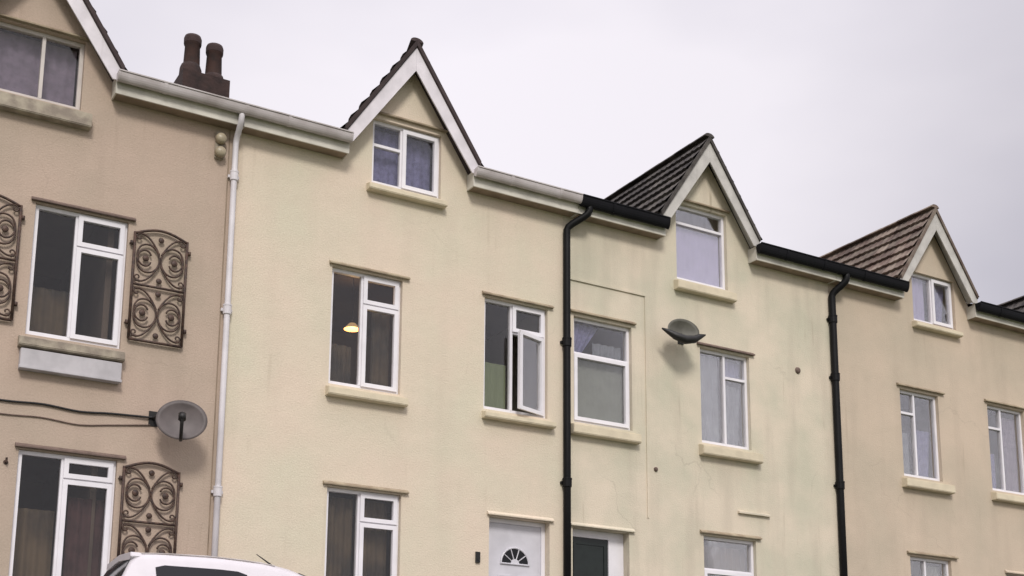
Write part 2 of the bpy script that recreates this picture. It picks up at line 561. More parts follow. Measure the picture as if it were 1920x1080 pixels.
def window(H, x0, x1, z0, z1, kind, sill=None, lintel=None, upvc='upvc', curtains=(), sillm='sill_cream', lintm=None, label=None, ft=0.05, recess=0.07):
    wallm = H['wallm']
    y0, y1 = recess, recess + 0.07
    b = MB()
    e = 0.003
    wbox(b, x0 + e, x1 - e, z0 + e, z1 - e, y0, y1, ft, ft + 0.01)
    W, Hh = x1 - x0, z1 - z0
    sashes, panes = [], MB()
    openers = []
    for (u0, u1, v0, v1, s) in LAY[kind]:
        ax0 = x0 + W * u0 + (ft if u0 == 0 else 0.022)
        ax1 = x0 + W * u1 - (ft if u1 == 1 else 0.022)
        az0 = z0 + Hh * v0 + (ft + 0.01 if v0 == 0 else 0.022)
        az1 = z0 + Hh * v1 - (ft if v1 == 1 else 0.022)
        # bars on the inner sides
        if u0 > 0 and v0 == 0:
            b.box(ax0 - 0.044, ax0, y0, y1, z0 + ft + 0.01, z1 - ft) if (u0, 1) not in [(q, 1) for q in sashes] else None
            sashes.append(u0)
        if v0 > 0:
            b.box(ax0, ax1, y0 + 0.001, y1 - 0.001, az0 - 0.044, az0)
        if s:
            openers.append((ax0, ax1, az0, az1, s))
        else:
            panes.box(ax0, ax1, y1 - 0.035, y1 - 0.029, az0, az1)
    fr = b.build('window', upvc, H['root'], label=label)
    po = panes.build('pane', 'glass')
    subparent(po, fr)
    for (ax0, ax1, az0, az1, s) in openers:
        t = 0.048
        sb = MB()
        g = 0.004
        wbox(sb, ax0 - 0.012, ax1 + 0.012 if s == 1 else ax1 + 0.012, az0 - 0.012, az1 + 0.012, y0 - 0.028, y0 - 0.002, t + 0.012)
        wbox(sb, ax0 + g, ax1 - g, az0 + g, az1 - g, y0 - 0.001, y0 + 0.04, t - g)
        gb = MB().box(ax0 + t - 0.002, ax1 - t + 0.002, y0 + 0.012, y0 + 0.018, az0 + t - 0.002, az1 - t + 0.002)
        if s == 2:
            hinge = Vector((ax1 + 0.012, y0 - 0.03, 0))
            mt = Matrix.Translation(hinge) @ Matrix.Rotation(R(19), 4, 'Z') @ Matrix.Translation(-hinge)
            for q in (sb, gb):
                bmesh.ops.transform(q.bm, matrix=mt, verts=q.bm.verts)
        so_ = sb.build('sash', upvc, label='casement swung open on its right-hand hinge' if s == 2 else None)
        subparent(so_, fr)
        go = gb.build('pane', 'glass')
        subparent(go, fr)
    if sill is not None:
        sx0, sx1, sz = sill
        sb = MB()
        d = 0.13
        sb.prism_x([(-d, z0 - 0.075), (y0 + 0.02, z0 - 0.004), (y0 + 0.02, sz), (-d + 0.02, sz), (-d, sz + 0.015)], sx0, sx1)
        so_ = sb.build('sill', sillm, bevel=0.008)
        subparent(so_, fr)
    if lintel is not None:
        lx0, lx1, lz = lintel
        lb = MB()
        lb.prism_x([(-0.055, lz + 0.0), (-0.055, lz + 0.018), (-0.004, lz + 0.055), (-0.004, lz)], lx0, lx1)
        lo = lb.build('drip_moulding', lintm or 'drip_shade')
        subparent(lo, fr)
    for c in curtains:
        curtain(fr, *c[:5], **(c[5] if len(c) > 5 else {}))
    return fr


# ------------------------------------------------------------------ house
BZ = 0.6
EAVE = 8.95
DEP = 9.0
SL = 1.52     # dormer pitch (rise over run)
MAINP = math.tan(R(25))


def house(x0, x1, c, hw, holes, wallm, label, tile, tilemain, barge, gutter, fascia, soffit, eaves, apex=10.80, room='room', dip=0.0, gd=1.9):
    H = {'wallm': wallm}
    root = thing('terraced_house', ((x0 + x1) / 2, 0, BZ), label, 'house', 'houses of the rendered terrace')
    H['root'] = root
    e = 0.002
    xa, xb = x0 + e, x1 - e
    ga = apex - 0.2
    gh = (ga - EAVE) / SL
    outline = [(xa, BZ), (xb, BZ), (xb, EAVE), (c + gh, EAVE), (c, ga), (c - gh, EAVE), (xa, EAVE)]
    loops = [[Vector((x, z, 0)) for x, z in outline]] + [[Vector((a, q, 0)), Vector((a, r_, 0)), Vector((b_, r_, 0)), Vector((b_, q, 0))] for a, b_, q, r_ in holes]
    tris = tessellate_polygon(loops)
    flat = [p for l in loops for p in l]
    b = MB()
    TH = 0.24
    for y in (0.0, TH):
        vs = [b.bm.verts.new((p.x, y, p.y)) for p in flat]
        for t in tris:
            try:
                b.bm.faces.new([vs[i] for i in t])
            except ValueError:
                pass
    for a, b_, q, r_ in holes:
        pts = [(a, q), (b_, q), (b_, r_), (a, r_)]
        for i in range(4):
            p, s = pts[i], pts[(i + 1) % 4]
            b.bm.faces.new([b.bm.verts.new(v) for v in ((p[0], 0, p[1]), (s[0], 0, s[1]), (s[0], TH, s[1]), (p[0], TH, p[1]))])
    # side and back walls
    for x in (xa, xb):
        b.bm.faces.new([b.bm.verts.new((x, y, z)) for y, z in ((0, BZ), (DEP, BZ), (DEP, EAVE), (DEP / 2, EAVE + MAINP * DEP / 2), (0, EAVE))])
    b.bm.faces.new([b.bm.verts.new(v) for v in ((xa, DEP, BZ), (xb, DEP, BZ), (xb, DEP, EAVE), (xa, DEP, EAVE))])
    bmesh.ops.remove_doubles(b.bm, verts=b.bm.verts, dist=0.0005)
    H['wall'] = b.build('wall', wallm, root)
    # inside: ceilings and a partition
    b = MB()
    for z in (1.45, 4.1, 7.3):
        b.box(xa + 0.01, xb - 0.01, TH + 0.01, DEP - 0.02, z, z + 0.12)
    b.box(xa + 0.01, xb - 0.01, 3.4, 3.5, 1.6, 8.9)
    mx_ = c + hw + 0.05
    b.box(mx_, mx_ + 0.08, TH + 0.01, 3.38, 1.6, 8.9)
    b.build('interior', room, root)
    # main roof
    b = MB()
    ry = DEP / 2
    zt = EAVE + 0.06
    dn = Vector((0, -1, -MAINP)).normalized()
    slope_len = (ry + 0.24) / math.cos(R(25))
    top = Vector((xa, ry, zt + MAINP * ry))

    def under_dormer(p):
        if abs(p.x - c) < hw + .12 and p.y < .4:
            return True
        return abs(p.x - c) < hw + .1 and p.z < apex - .12 - SL * abs(p.x - c) - dip * (p.y + .27)
    tiled(b, top, Vector((1, 0, 0)), dn, xb - xa, slope_len, th=0.33, skip=under_dormer)
    dn2 = Vector((0, 1, -MAINP)).normalized()
    tiled(b, top, Vector((1, 0, 0)), dn2, xb - xa, slope_len, th=0.33)
    # roof deck keeps the sky out; left open where the dormer stands
    for (p, q) in ((xa, c - gh), (c + gh, xb)):
        b.bm.faces.new([b.bm.verts.new(v) for v in ((p, -0.2, zt - 0.2 * MAINP - 0.01), (q, -0.2, zt - 0.2 * MAINP - 0.01), (q, ry, zt + ry * MAINP - 0.01), (p, ry, zt + ry * MAINP - 0.01))])
    b.bm.faces.new([b.bm.verts.new(v) for v in ((xa, DEP, zt - 0.01), (xb, DEP, zt - 0.01), (xb, ry, zt + ry * MAINP - 0.01), (xa, ry, zt + ry * MAINP - 0.01))])
    roof = b.build('roof', tilemain, root)
    # dormer roof
    b = MB()
    fy = -0.23
    back = (apex - zt + 0.27 * dip) / (MAINP + dip) - (0.25 if dip else -0.05)
    shear = Matrix(((1, 0, 0, 0), (0, 1, 0, 0), (0, -dip, 1, dip * fy), (0, 0, 0, 1)))
    L_ = hw * math.sqrt(1 + SL * SL)
    k = 1 / math.sqrt(1 + SL * SL)
    for s in (-1, 1):
        d = Vector((s * k, 0, -SL * k))
        tiled(b, Vector((c, fy, apex - 0.045)), Vector((0, 1, 0)), d, back - fy, L_, tw=0.30, th=0.29)
        # underlay board
        zz = apex - 0.075
        b.bm.faces.new([b.bm.verts.new(v) for v in ((c, fy + 0.02, zz), (c + s * hw, fy + 0.02, zz - SL * hw), (c + s * hw, back, zz - SL * hw), (c, back, zz))])
    # verge mortar / tile edge
    for s in (-1, 1):
        pts = [(c, apex - 0.02), (c + s * hw, apex - 0.02 - SL * hw), (c + s * (hw - 0.01), apex - 0.105 - SL * hw), (c, apex - 0.125)]
        b.prism(pts, fy - 0.035, fy + 0.005)
    bmesh.ops.transform(b.bm, matrix=shear, verts=b.bm.verts)
    dr = b.build('dormer_roof', tile, root)
    # ridge tiles
    b = MB()
    nseg = int((back - fy) / 0.45)
    for i in range(nseg):
        ya = fy - 0.01 + i * 0.45
        pts = [(0.11 * math.sin(a), 0.07 * math.cos(a)) for a in [R(-85 + 17 * q) for q in range(11)]]
        pts = [(c + x, apex - 0.035 + z + (0.004 if i % 2 else 0)) for x, z in pts]
        b.prism(pts, ya, ya + 0.445)
    bmesh.ops.transform(b.bm, matrix=shear, verts=b.bm.verts)
    rt = b.build('ridge_tiles', tile)
    subparent(rt, dr)
    # bargeboards, each a board
    vt = 0.40
    for s in (-1, 1):
        b = MB()
        za = apex - 0.10
        # inner end cut plumb
        pts = [(c, za), (c + s * hw, za - SL * hw), (c + s * (hw - 0.0), za - SL * hw - 0.10), (c + s * (hw - 0.14), za - SL * hw - 0.10), (c, za - vt)]
        pts2 = [(c + s * 0.001 if i in (0, 4) else p[0], p[1]) for i, p in enumerate(pts)]
        b.prism(pts2, fy - 0.005, fy + 0.02)
        bo = b.build('bargeboard', barge, root)
        # soffit under the verge
        b = MB()
        z1 = apex - 0.14
        b.bm.faces.new([b.bm.verts.new(v) for v in ((c + s * 0.004, fy + 0.021, z1), (c + s * (hw - 0.02), fy + 0.021, z1 - SL * hw), (c + s * (hw - 0.02), -0.001, z1 - SL * hw), (c + s * 0.004, -0.001, z1))])
        sf = b.build('soffit', barge)
        subparent(sf, bo)
    # eaves runs: fascia, soffit, gutter
    for (a, b_) in eaves:
        f = MB().box(a, b_, -0.22, -0.195, 8.70, 8.97).box(a, a + 0.02, -0.195, -0.002, 8.70, 8.95).box(b_ - 0.02, b_, -0.195, -0.002, 8.70, 8.95)
        fo = f.build('fascia', fascia, root)
        so2 = MB().box(a + 0.021, b_ - 0.021, -0.194, -0.002, 8.705, 8.715).build('soffit', soffit)
        subparent(so2, fo)
        g = MB()
        cy, cz, r_ = -0.29, 8.965, 0.068
        prof = []
        for q in range(13):
            an = math.pi + math.pi * q / 12
            prof.append((cy + r_ * math.cos(an), cz + gd * r_ * math.sin(an)))
        prof = [(prof[0][0] - 0.012, cz + 0.012), (prof[0][0] - 0.012, cz - 0.006)] + prof + [(prof[-1][0] + 0.0, cz + 0.012)]
        inner = [(cy + (y - cy) * 0.9, cz + 0.012 + (z - cz) * 0.9) for y, z in prof[::-1]]
        g.prism_x(prof + [(cy + r_ * .93, cz + .013)] + [(cy + r_ * 0.9 * math.cos(-math.pi * q / 12), cz + 0.012 + (gd - .15) * r_ * math.sin(-math.pi * q / 12)) for q in range(13)], a, b_)
        # end caps, joints
        for x in (a, b_ - 0.02):
            g.prism_x([(cy + r_ * math.cos(math.pi + math.pi * q / 12) * 1.05, cz + 0.0 + (gd + .07) * r_ * math.sin(math.pi + math.pi * q / 12)) for q in range(13)], x - 0.004, x + 0.024)
        x = a + 0.6
        while x < b_ - 0.3:
            g.prism_x([(cy + r_ * math.cos(math.pi + math.pi * q / 12) * 1.1, cz + (gd + .1) * r_ * math.sin(math.pi + math.pi * q / 12)) for q in range(13)], x, x + 0.05)
            x += 0.9
        g.build('gutter', gutter, root)
    return H


def downpipe(H, x, m, offset_from=None, joints=(7.1, 4.4), lean=0.0, zt=8.86, r=0.038):
    b = MB()
    y = -0.065
    gx = x if offset_from is None else offset_from
    pts = [(gx, -0.27, zt), (gx, -0.27, zt - 0.10)]
    # swan neck
    for i in range(7):
        t = i / 6
        s = t * t * (3 - 2 * t)
        pts.append((gx + (x - gx) * s, -0.27 + (y + 0.27) * s, zt - 0.12 - 0.32 * t))
    pts += [(x, y, zt - 0.6), (x - lean * 0.5, y, 5.0), (x - lean, y, 0.82)]
    b.tube(pts, r, 12)
    o = b.build('downpipe', m, H['root'], smooth=True)
    for z in joints:
        xx = x - lean * (8.2 - z) / 7.4
        jb = MB().lathe([(r + 0.001, -0.07), (r + 0.014, -0.065), (r + 0.016, 0.045), (r + 0.02, 0.05), (r + 0.02, 0.07), (r + 0.001, 0.075)], (xx, y, z), 16)
        jb.box(xx - r - 0.035, xx + r + 0.035, y + 0.02, -0.002, z - 0.02, z + 0.02)
        jo = jb.build('pipe_joint', m)
        subparent(jo, o)
    return o


# ---- house 1, pinkish beige
X01, X12, X23, X34, X45 = -11.1, -5.42, 0.0, 5.78, 11.5
c1 = -8.22
H1 = house(X01, X12, c1, 1.13, [(-8.78, -7.56, 8.44, 9.43), (-8.02, -6.84, 5.27, 7.03), (-7.98, -6.78, 2.1, 3.79)], 'wall1',
           'pinkish beige rendered house at the left end with scrolled iron panels beside its windows', 'tile_red', 'tile_red',
           'barge_white', 'gutter_grey', 'fascia_white', 'soffit_tan', [(X01 + 0.02, c1 - 1.05), (c1 + 1.04, X12 - 0.003)], dip=0.85)
window(H1, -8.78, -7.56, 8.44, 9.43, 'P1', (-8.85, -7.43, 8.17), (-8.8, -7.53, 9.45), 'upvc_dull', [(-8.72, -7.62, 8.48, 9.4, 'cur_mauve', dict(wave=0.006))], 'sill_brown',
       label='dormer window with a mauve-grey blind above a dark weathered sill')
window(H1, -8.02, -6.84, 5.27, 7.03, 'A', (-8.10, -6.80, 5.08), (-8.08, -6.76, 7.05), curtains=[(-7.95, -7.4, 5.3, 6.0, 'cur_dark', {})], sillm='sill_brown', lintm='lintel_brown', recess=0.05)
bo = MB().box(-8.07, -6.83, -0.115, -0.002, 4.79, 5.05).box(-8.08, -6.82, -0.125, -0.1, 4.79, 4.83).build('apron_board', 'apron', H1['root'], bevel=0.006,
      label='white boxed board under the brown sill')
window(H1, -7.98, -6.78, 2.1, 3.79, 'Alow', (-8.05, -6.72, 1.92), (-8.03, -6.68, 3.81), curtains=[(-7.3, -6.84, 2.1, 3.3, 'cur_red', {}), (-7.93, -7.45, 2.1, 3.1, 'cur_dark', {})], sillm='sill_brown', lintm='lintel_brown', recess=0.05)
downpipe(H1, -5.47, 'pipe_white', offset_from=-5.47, joints=(8.0, 6.05, 3.52), zt=8.92, r=0.042)
# party-wall brown stripe of the neighbour's edge
MB().box(-5.55, -5.535, -0.006, 0.0, 0.9, 8.7).build('render_edge', 'soffit_tan', H1['root'])

# ---- house 2, cream
c2 = -2.79
H2 = house(X12, X23, c2, 1.13, [(-3.37, -2.22, 8.46, 9.50), (-3.94, -2.82, 5.27, 7.03), (-1.43, -0.29, 5.27, 7.06), (-3.90, -2.76, 2.1, 3.79), (-1.31, -0.25, 1.52, 3.64)], 'wall2',
           'cream rendered house with a white bargeboard dormer and a white front door with a fanlight', 'tile_red', 'tile_red',
           'barge_white', 'gutter_grey', 'fascia_white', 'soffit_tan', [(X12 + 0.003, c2 - 1.04), (c2 + 1.02, X23 + 0.15)], apex=10.82, room='room', dip=0.85)
window(H2, -3.37, -2.22, 8.46, 9.50, 'D2', (-3.45, -2.16, 8.30), (-3.42, -2.14, 9.57), curtains=[(-3.3, -2.28, 8.5, 9.45, 'cur_blue', dict(wave=0.012))],
       label='dormer window with blue-grey patterned net curtains')
window(H2, -3.94, -2.82, 5.27, 7.03, 'A', (-3.98, -2.74, 5.08), (-3.99, -2.72, 7.05), curtains=[(-3.88, -3.5, 5.3, 5.95, 'cur_dark', {}), (-3.2, -2.9, 5.3, 6.6, 'cur_dark', {})], label='window with a warm lit ceiling behind its left pane')
window(H2, -1.43, -0.29, 5.27, 7.06, 'Aopen', (-1.46, -0.20, 5.11), (-1.48, -0.20, 7.08), curtains=[(-1.38, -0.9, 5.3, 6.1, 'room_green', dict(wave=0.004))], label='window with its lower right casement standing open')
window(H2, -3.90, -2.76, 2.1, 3.79, 'A', (-3.96, -2.70, 1.92), (-3.97, -2.66, 3.81), curtains=[(-3.84, -3.4, 2.1, 3.7, 'cur_dark', {}), (-3.33, -2.85, 2.1, 3.7, 'cur_dark', {})])


def front_door(H, x0, x1, z0, z1):
    y = 0.13
    b = MB()
    wbox(b, x0 + .003, x1 - .003, z0, z1 - .003, y, y + 0.07, 0.065, 0.03)
    d = b.build('door', 'upvc', H['root'], label='white panelled front door with a half-round fanlight')
    lx0, lx1, lz0, lz1 = x0 + 0.07, x1 - 0.07, z0 + 0.035, z1 - 0.07
    leaf = MB().box(lx0, lx1, y + 0.02, y + 0.06, lz0, lz1)
    cx = (lx0 + lx1) / 2
    for (a, q, e, f) in ((lx0 + .13, cx - .05, lz0 + .15, lz0 + .85), (cx + .05, lx1 - .13, lz0 + .15, lz0 + .85)):
        wbox(leaf, a, q, e, f, y + 0.008, y + 0.0195, 0.03)
        leaf.box(a + .07, q - .07, y + 0.01, y + 0.0195, e + .07, f - .07)
    # two shaped upper panels that follow the fanlight
    for s in (-1, 1):
        pts = [(cx + s * .05, 0), (cx + s * .29, 0)]
        wbox(leaf, min(pts[0][0], pts[1][0]), max(pts[0][0], pts[1][0]), lz0 + .98, lz0 + 1.24, y + 0.008, y + 0.0195, 0.025)
    lf = leaf.build('door_leaf', 'door_white')
    subparent(lf, d)
    cz = z1 - 0.67
    fan = MB()
    ro = 0.235
    fan.prism([(cx + ro * math.cos(R(a)), cz + ro * math.sin(R(a))) for a in range(0, 181, 10)], y + 0.012, y + 0.019)
    fo = fan.build('fanlight', 'car_glass')
    subparent(fo, d)
    br = MB()
    arc = [(cx + (ro + .008) * math.cos(R(a)), y + 0.008, cz + (ro + .008) * math.sin(R(a))) for a in range(0, 181, 10)]
    br.tube(arc, 0.014, 6)
    br.tube([(cx - ro - .02, y + .008, cz - .004), (cx + ro + .02, y + .008, cz - .004)], 0.014, 6)
    br.prism([(cx + .075 * math.cos(R(a)), cz + .075 * math.sin(R(a))) for a in range(0, 181, 20)], y + 0.004, y + 0.0115)
    for a in (36, 72, 108, 144):
        br.tube([(cx + .07 * math.cos(R(a)), y + .008, cz + .07 * math.sin(R(a))), (cx + ro * math.cos(R(a)), y + .008, cz + ro * math.sin(R(a)))], 0.008, 6)
    bo_ = br.build('fanlight_bars', 'door_white')
    subparent(bo_, d)
    hd = MB().box(lx1 - .09, lx1 - .05, y - .014, y + .0195, z0 + .95, z0 + 1.15).box(lx1 - .17, lx1 - .06, y - .03, y - .012, z0 + 1.06, z0 + 1.08).build('door_handle', 'alloy')
    lb = MB().box(cx - .13, cx + .13, y + .005, y + .0195, z0 + .92, z0 + .98).build('letterbox', 'alloy')
    subparent(lb, d)
    subparent(hd, d)
    lo = MB().prism_x([(-0.05, z1 + 0.01), (-0.05, z1 + 0.03), (-0.004, z1 + 0.07), (-0.004, z1 + 0.01)], x0 - 0.04, x1 + 0.06).build('drip_moulding', H['wallm'])
    subparent(lo, d)
    return d


front_door(H2, -1.31, -0.25, 1.52, 3.64)
b = MB().box(-1.54, -1.47, -0.03, -0.001, 2.91, 3.07).lathe([(0.0, -0.036), (0.018, -0.036), (0.02, -0.03)], (-1.505, 0, 2.96), 12, 'y')
b.build('doorbell', 'black_plastic', H2['root'])

# ---- house 3, pale cream with black rainwater goods
c3 = 2.88
H3 = house(X23, X34, c3, 1.08, [(2.29, 3.40, 8.10, 9.49), (0.20, 1.33, 5.30, 7.05), (2.75, 3.83, 5.30, 6.97), (2.74, 3.86, 2.1, 3.73), (0.17, 1.24, 1.52, 3.62)], 'wall3',
           'pale stained cream house with black gutters and a lavender blind in its dormer', 'tile_slate', 'tile_slate',
           'barge_grey', 'gutter_black', 'fascia_white', 'soffit_tan', [(X23 + 0.155, c3 - 0.98), (c3 + 1.0, X34 - 0.003)], apex=10.78, gd=2.5)
window(H3, 2.29, 3.40, 8.10, 9.49, 'T3', (2.22, 3.50, 7.88), (2.22, 3.46, 9.54), curtains=[(2.35, 3.34, 8.12, 9.13, 'cur_lav', dict(wave=0.004, y=0.16, name='blind')), (2.30, 3.52, 9.10, 9.75, 'cur_dark', dict(wave=0.003, y=0.245))],
       label='dormer window filled by a plain lavender blind')
window(H3, 0.20, 1.33, 5.30, 7.05, 'T', (0.12, 1.42, 5.08), (0.12, 1.40, 7.10), curtains=[(0.27, 1.27, 5.32, 6.42, 'cur_grey', dict(wave=0.003, y=0.17, name='blind')), (0.27, 0.8, 6.42, 7.0, 'cur_blue', dict(y=0.2, taper=0.4)), (0.7, 1.27, 6.45, 6.75, 'cur_net', dict(y=0.24))],
       label='window with a grey-green blind drawn behind the lower pane')
window(H3, 2.75, 3.83, 5.30, 6.97, 'A3', (2.68, 3.98, 5.07), (2.68, 3.93, 7.0), curtains=[(2.82, 3.28, 5.32, 6.9, 'cur_net', dict(y=0.18)), (3.36, 3.76, 5.32, 6.45, 'cur_net', dict(y=0.2, taper=0.08)), (3.36, 3.76, 6.55, 6.9, 'cur_blue', dict(y=0.22))],
       lintm='lintel_brown', label='window hung with pale net curtains')
window(H3, 2.74, 3.86, 2.1, 3.73, 'T', (2.68, 3.96, 1.92), (2.66, 3.96, 3.76), curtains=[(2.82, 3.78, 2.1, 3.6, 'cur_dark', dict(y=0.22))])
# recessed doorway of house 3
b = MB()
y = 0.16
b.box(0.173, 0.25, y, y + .07, 1.52, 3.617)
b.box(0.25, 1.0, y, y + .07, 3.50, 3.617)
b.box(0.95, 1.237, y + 0.0, y + .05, 1.52, 3.50)
b.box(1.0, 1.237, y, y + .07, 3.50, 3.617)
dr3 = b.build('door', 'upvc', H3['root'], label='dark door in a white frame with a white side panel')
lf = MB().box(0.253, 0.947, y + .02, y + .06, 1.54, 3.497)
wbox(lf, 0.30, 0.90, 2.5, 3.42, y + 0.008, y + 0.0195, 0.03)
wbox(lf, 0.30, 0.90, 1.62, 2.4, y + 0.008, y + 0.0195, 0.03)
lo = lf.build('door_leaf', 'door_dark')
subparent(lo, dr3)
hd = MB().box(.87, .9, y - .02, y + .0195, 2.45, 2.6).build('door_handle', 'alloy')
subparent(hd, dr3)
lo = MB().prism_x([(-0.05, 3.63), (-0.05, 3.65), (-0.004, 3.69), (-0.004, 3.63)], 0.12, 1.33).build('drip_moulding', 'wall3')
subparent(lo, dr3)
# raised render band: horizontal over the window then down
b = MB().box(0.07, 1.62, -0.022, 0.0, 7.64, 7.67).box(1.60, 1.625, -0.018, -0.0005, 3.9, 7.64)
b.build('render_seam', 'wall3', H3['root'])
MB().prism_x([(-0.05, 4.17), (-0.05, 4.2), (-0.002, 4.22), (-0.002, 4.17)], 3.48, 4.17).build('ledge', 'wall3', H3['root'])
downpipe(H3, 0.03, 'pipe_black', offset_from=0.33, joints=(6.55, 4.28), zt=8.88, r=0.058)
# vents
for (vx, vz, r_) in ((4.95, 6.91, 0.055), (1.78, 4.72, 0.035)):
    MB().lathe([(0.0, -0.03), (r_ * .6, -0.035), (r_, -0.02), (r_ * 1.1, 0.0)], (vx, -0.001, vz), 16, 'y').build('vent_pipe', 'lintel_brown', H3['root'], smooth=True)

# ---- house 4, tan
c4 = 8.50
H4 = house(X34, X45, c4, 1.06, [(7.99, 9.17, 8.42, 9.42), (7.50, 8.53, 5.30, 6.98), (9.92, 11.0, 5.30, 7.04), (7.54, 8.62, 2.1, 3.80), (10.15, 11.2, 1.52, 3.68)], 'wall4',
           'tan rendered house at the right with a mossy brown tiled dormer and black gutter', 'tile_brown', 'tile_brown',
           'barge_grey', 'gutter_black', 'fascia_white', 'soffit_tan', [(X34 + 0.003, c4 - 0.98), (c4 + 1.0, X45 - 0.003)], apex=10.78, gd=2.5)
window(H4, 7.99, 9.17, 8.42, 9.42, 'P', (7.93, 9.22, 8.26), None, curtains=[(8.05, 8.5, 8.45, 9.4, 'cur_lav', dict(y=0.18)), (8.66, 9.12, 8.45, 9.4, 'cur_blue', dict(y=0.19, taper=0.15))],
       label='dormer window with lilac and blue curtains')
window(H4, 7.50, 8.53, 5.30, 6.98, 'M', (7.43, 8.72, 5.07), (7.42, 8.68, 7.03), curtains=[(7.56, 7.9, 5.32, 6.2, 'cur_net', dict(y=0.2)), (8.0, 8.48, 5.32, 6.3, 'cur_blue', dict(y=0.2, taper=0.1))])
window(H4, 9.92, 11.0, 5.30, 7.04, 'M', (9.87, 11.08, 5.09), (9.84, 11.08, 7.08), curtains=[(10.5, 10.94, 5.32, 6.9, 'cur_mauve', dict(y=0.2)), (9.98, 10.3, 5.32, 6.1, 'cur_blue', dict(y=0.2))])
window(H4, 7.54, 8.62, 2.1, 3.80, 'M', (7.48, 8.7, 1.92), (7.46, 8.78, 3.84), curtains=[(8.05, 8.55, 2.1, 3.7, 'cur_grey', dict(y=0.22))])
front_door(H4, 10.15, 11.2, 1.52, 3.68)
downpipe(H4, 5.80, 'pipe_black', offset_from=5.98, joints=(8.0, 6.9, 4.9), zt=8.88, r=0.065)

# ---- house 5, only its roof edge is seen
c5 = 14.2
H5 = house(X45, 17.2, c5, 1.08, [(13.7, 14.8, 8.42, 9.42), (12.9, 14.0, 5.3, 6.98)], 'wall4',
           'house cut off by the right edge of the photo, only its dark roof showing', 'tile_slate', 'tile_slate',
           'barge_grey', 'gutter_black', 'fascia_white', 'soffit_tan', [(X45 + 0.003, c5 - 0.98), (c5 + 1.0, 17.19)], apex=10.78, gd=2.5)
window(H5, 13.7, 14.8, 8.42, 9.42, 'P', (13.65, 14.9, 8.26), None, curtains=[(13.75, 14.75, 8.45, 9.4, 'cur_mauve', {})])
window(H5, 12.9, 14.0, 5.3, 6.98, 'A', (12.85, 14.1, 5.07), (12.85, 14.1, 7.0), curtains=[(12.95, 13.9, 5.3, 6.9, 'cur_net', {})])
downpipe(H5, 11.56, 'pipe_black', offset_from=11.7, joints=(8.0, 6.9, 4.9), zt=8.88, r=0.05)

# ------------------------------------------------------------------ chimney on the party wall
def chimney(cx, cy, zb, zt):
    root = thing('chimney', (cx, cy, zb), 'sooty brick chimney stack with two clay pots rising behind the gutter', 'chimney')
    MB().box(cx - .42, cx + .42, cy - .3, cy + .3, zb, zt - .1).build('stack', 'brick_sooty', root)
    b = MB()
    for s, dz in ((-1, 0.05), (1, -0.03)):
        x = cx + s * 0.21
        b.lathe([(0.20, zt - .12), (0.19, zt + .02 + dz), (0.165, zt + .09 + dz), (0.12, zt + .12 + dz), (0.0, zt + .12 + dz)], (x, cy, 0), 20)
    b.build('flaunching', 'brick_sooty', root, smooth=True)
    for s, dz in ((-1, 0.06), (1, 0.0)):
        x = cx + s * 0.20
        p = MB().lathe([(0.15, zt + .0), (0.132, zt + .46 + dz), (0.15, zt + .48 + dz), (0.152, zt + .58 + dz), (0.135, zt + .62 + dz), (0.10, zt + .62 + dz), (0.09, zt + .4)], (x, cy, 0), 20).build('chimney_pot', 'pot_clay', root, smooth=True)
        q = MB().lathe([(0.154, zt + .50 + dz), (0.156, zt + .60 + dz), (0.14, zt + .645 + dz), (0.12, zt + .645 + dz)], (x, cy, 0), 20).build('pot_rim', 'pot_dark', smooth=True)
        subparent(q, p)


chimney(-4.72, 4.5, 9.9, 11.95)

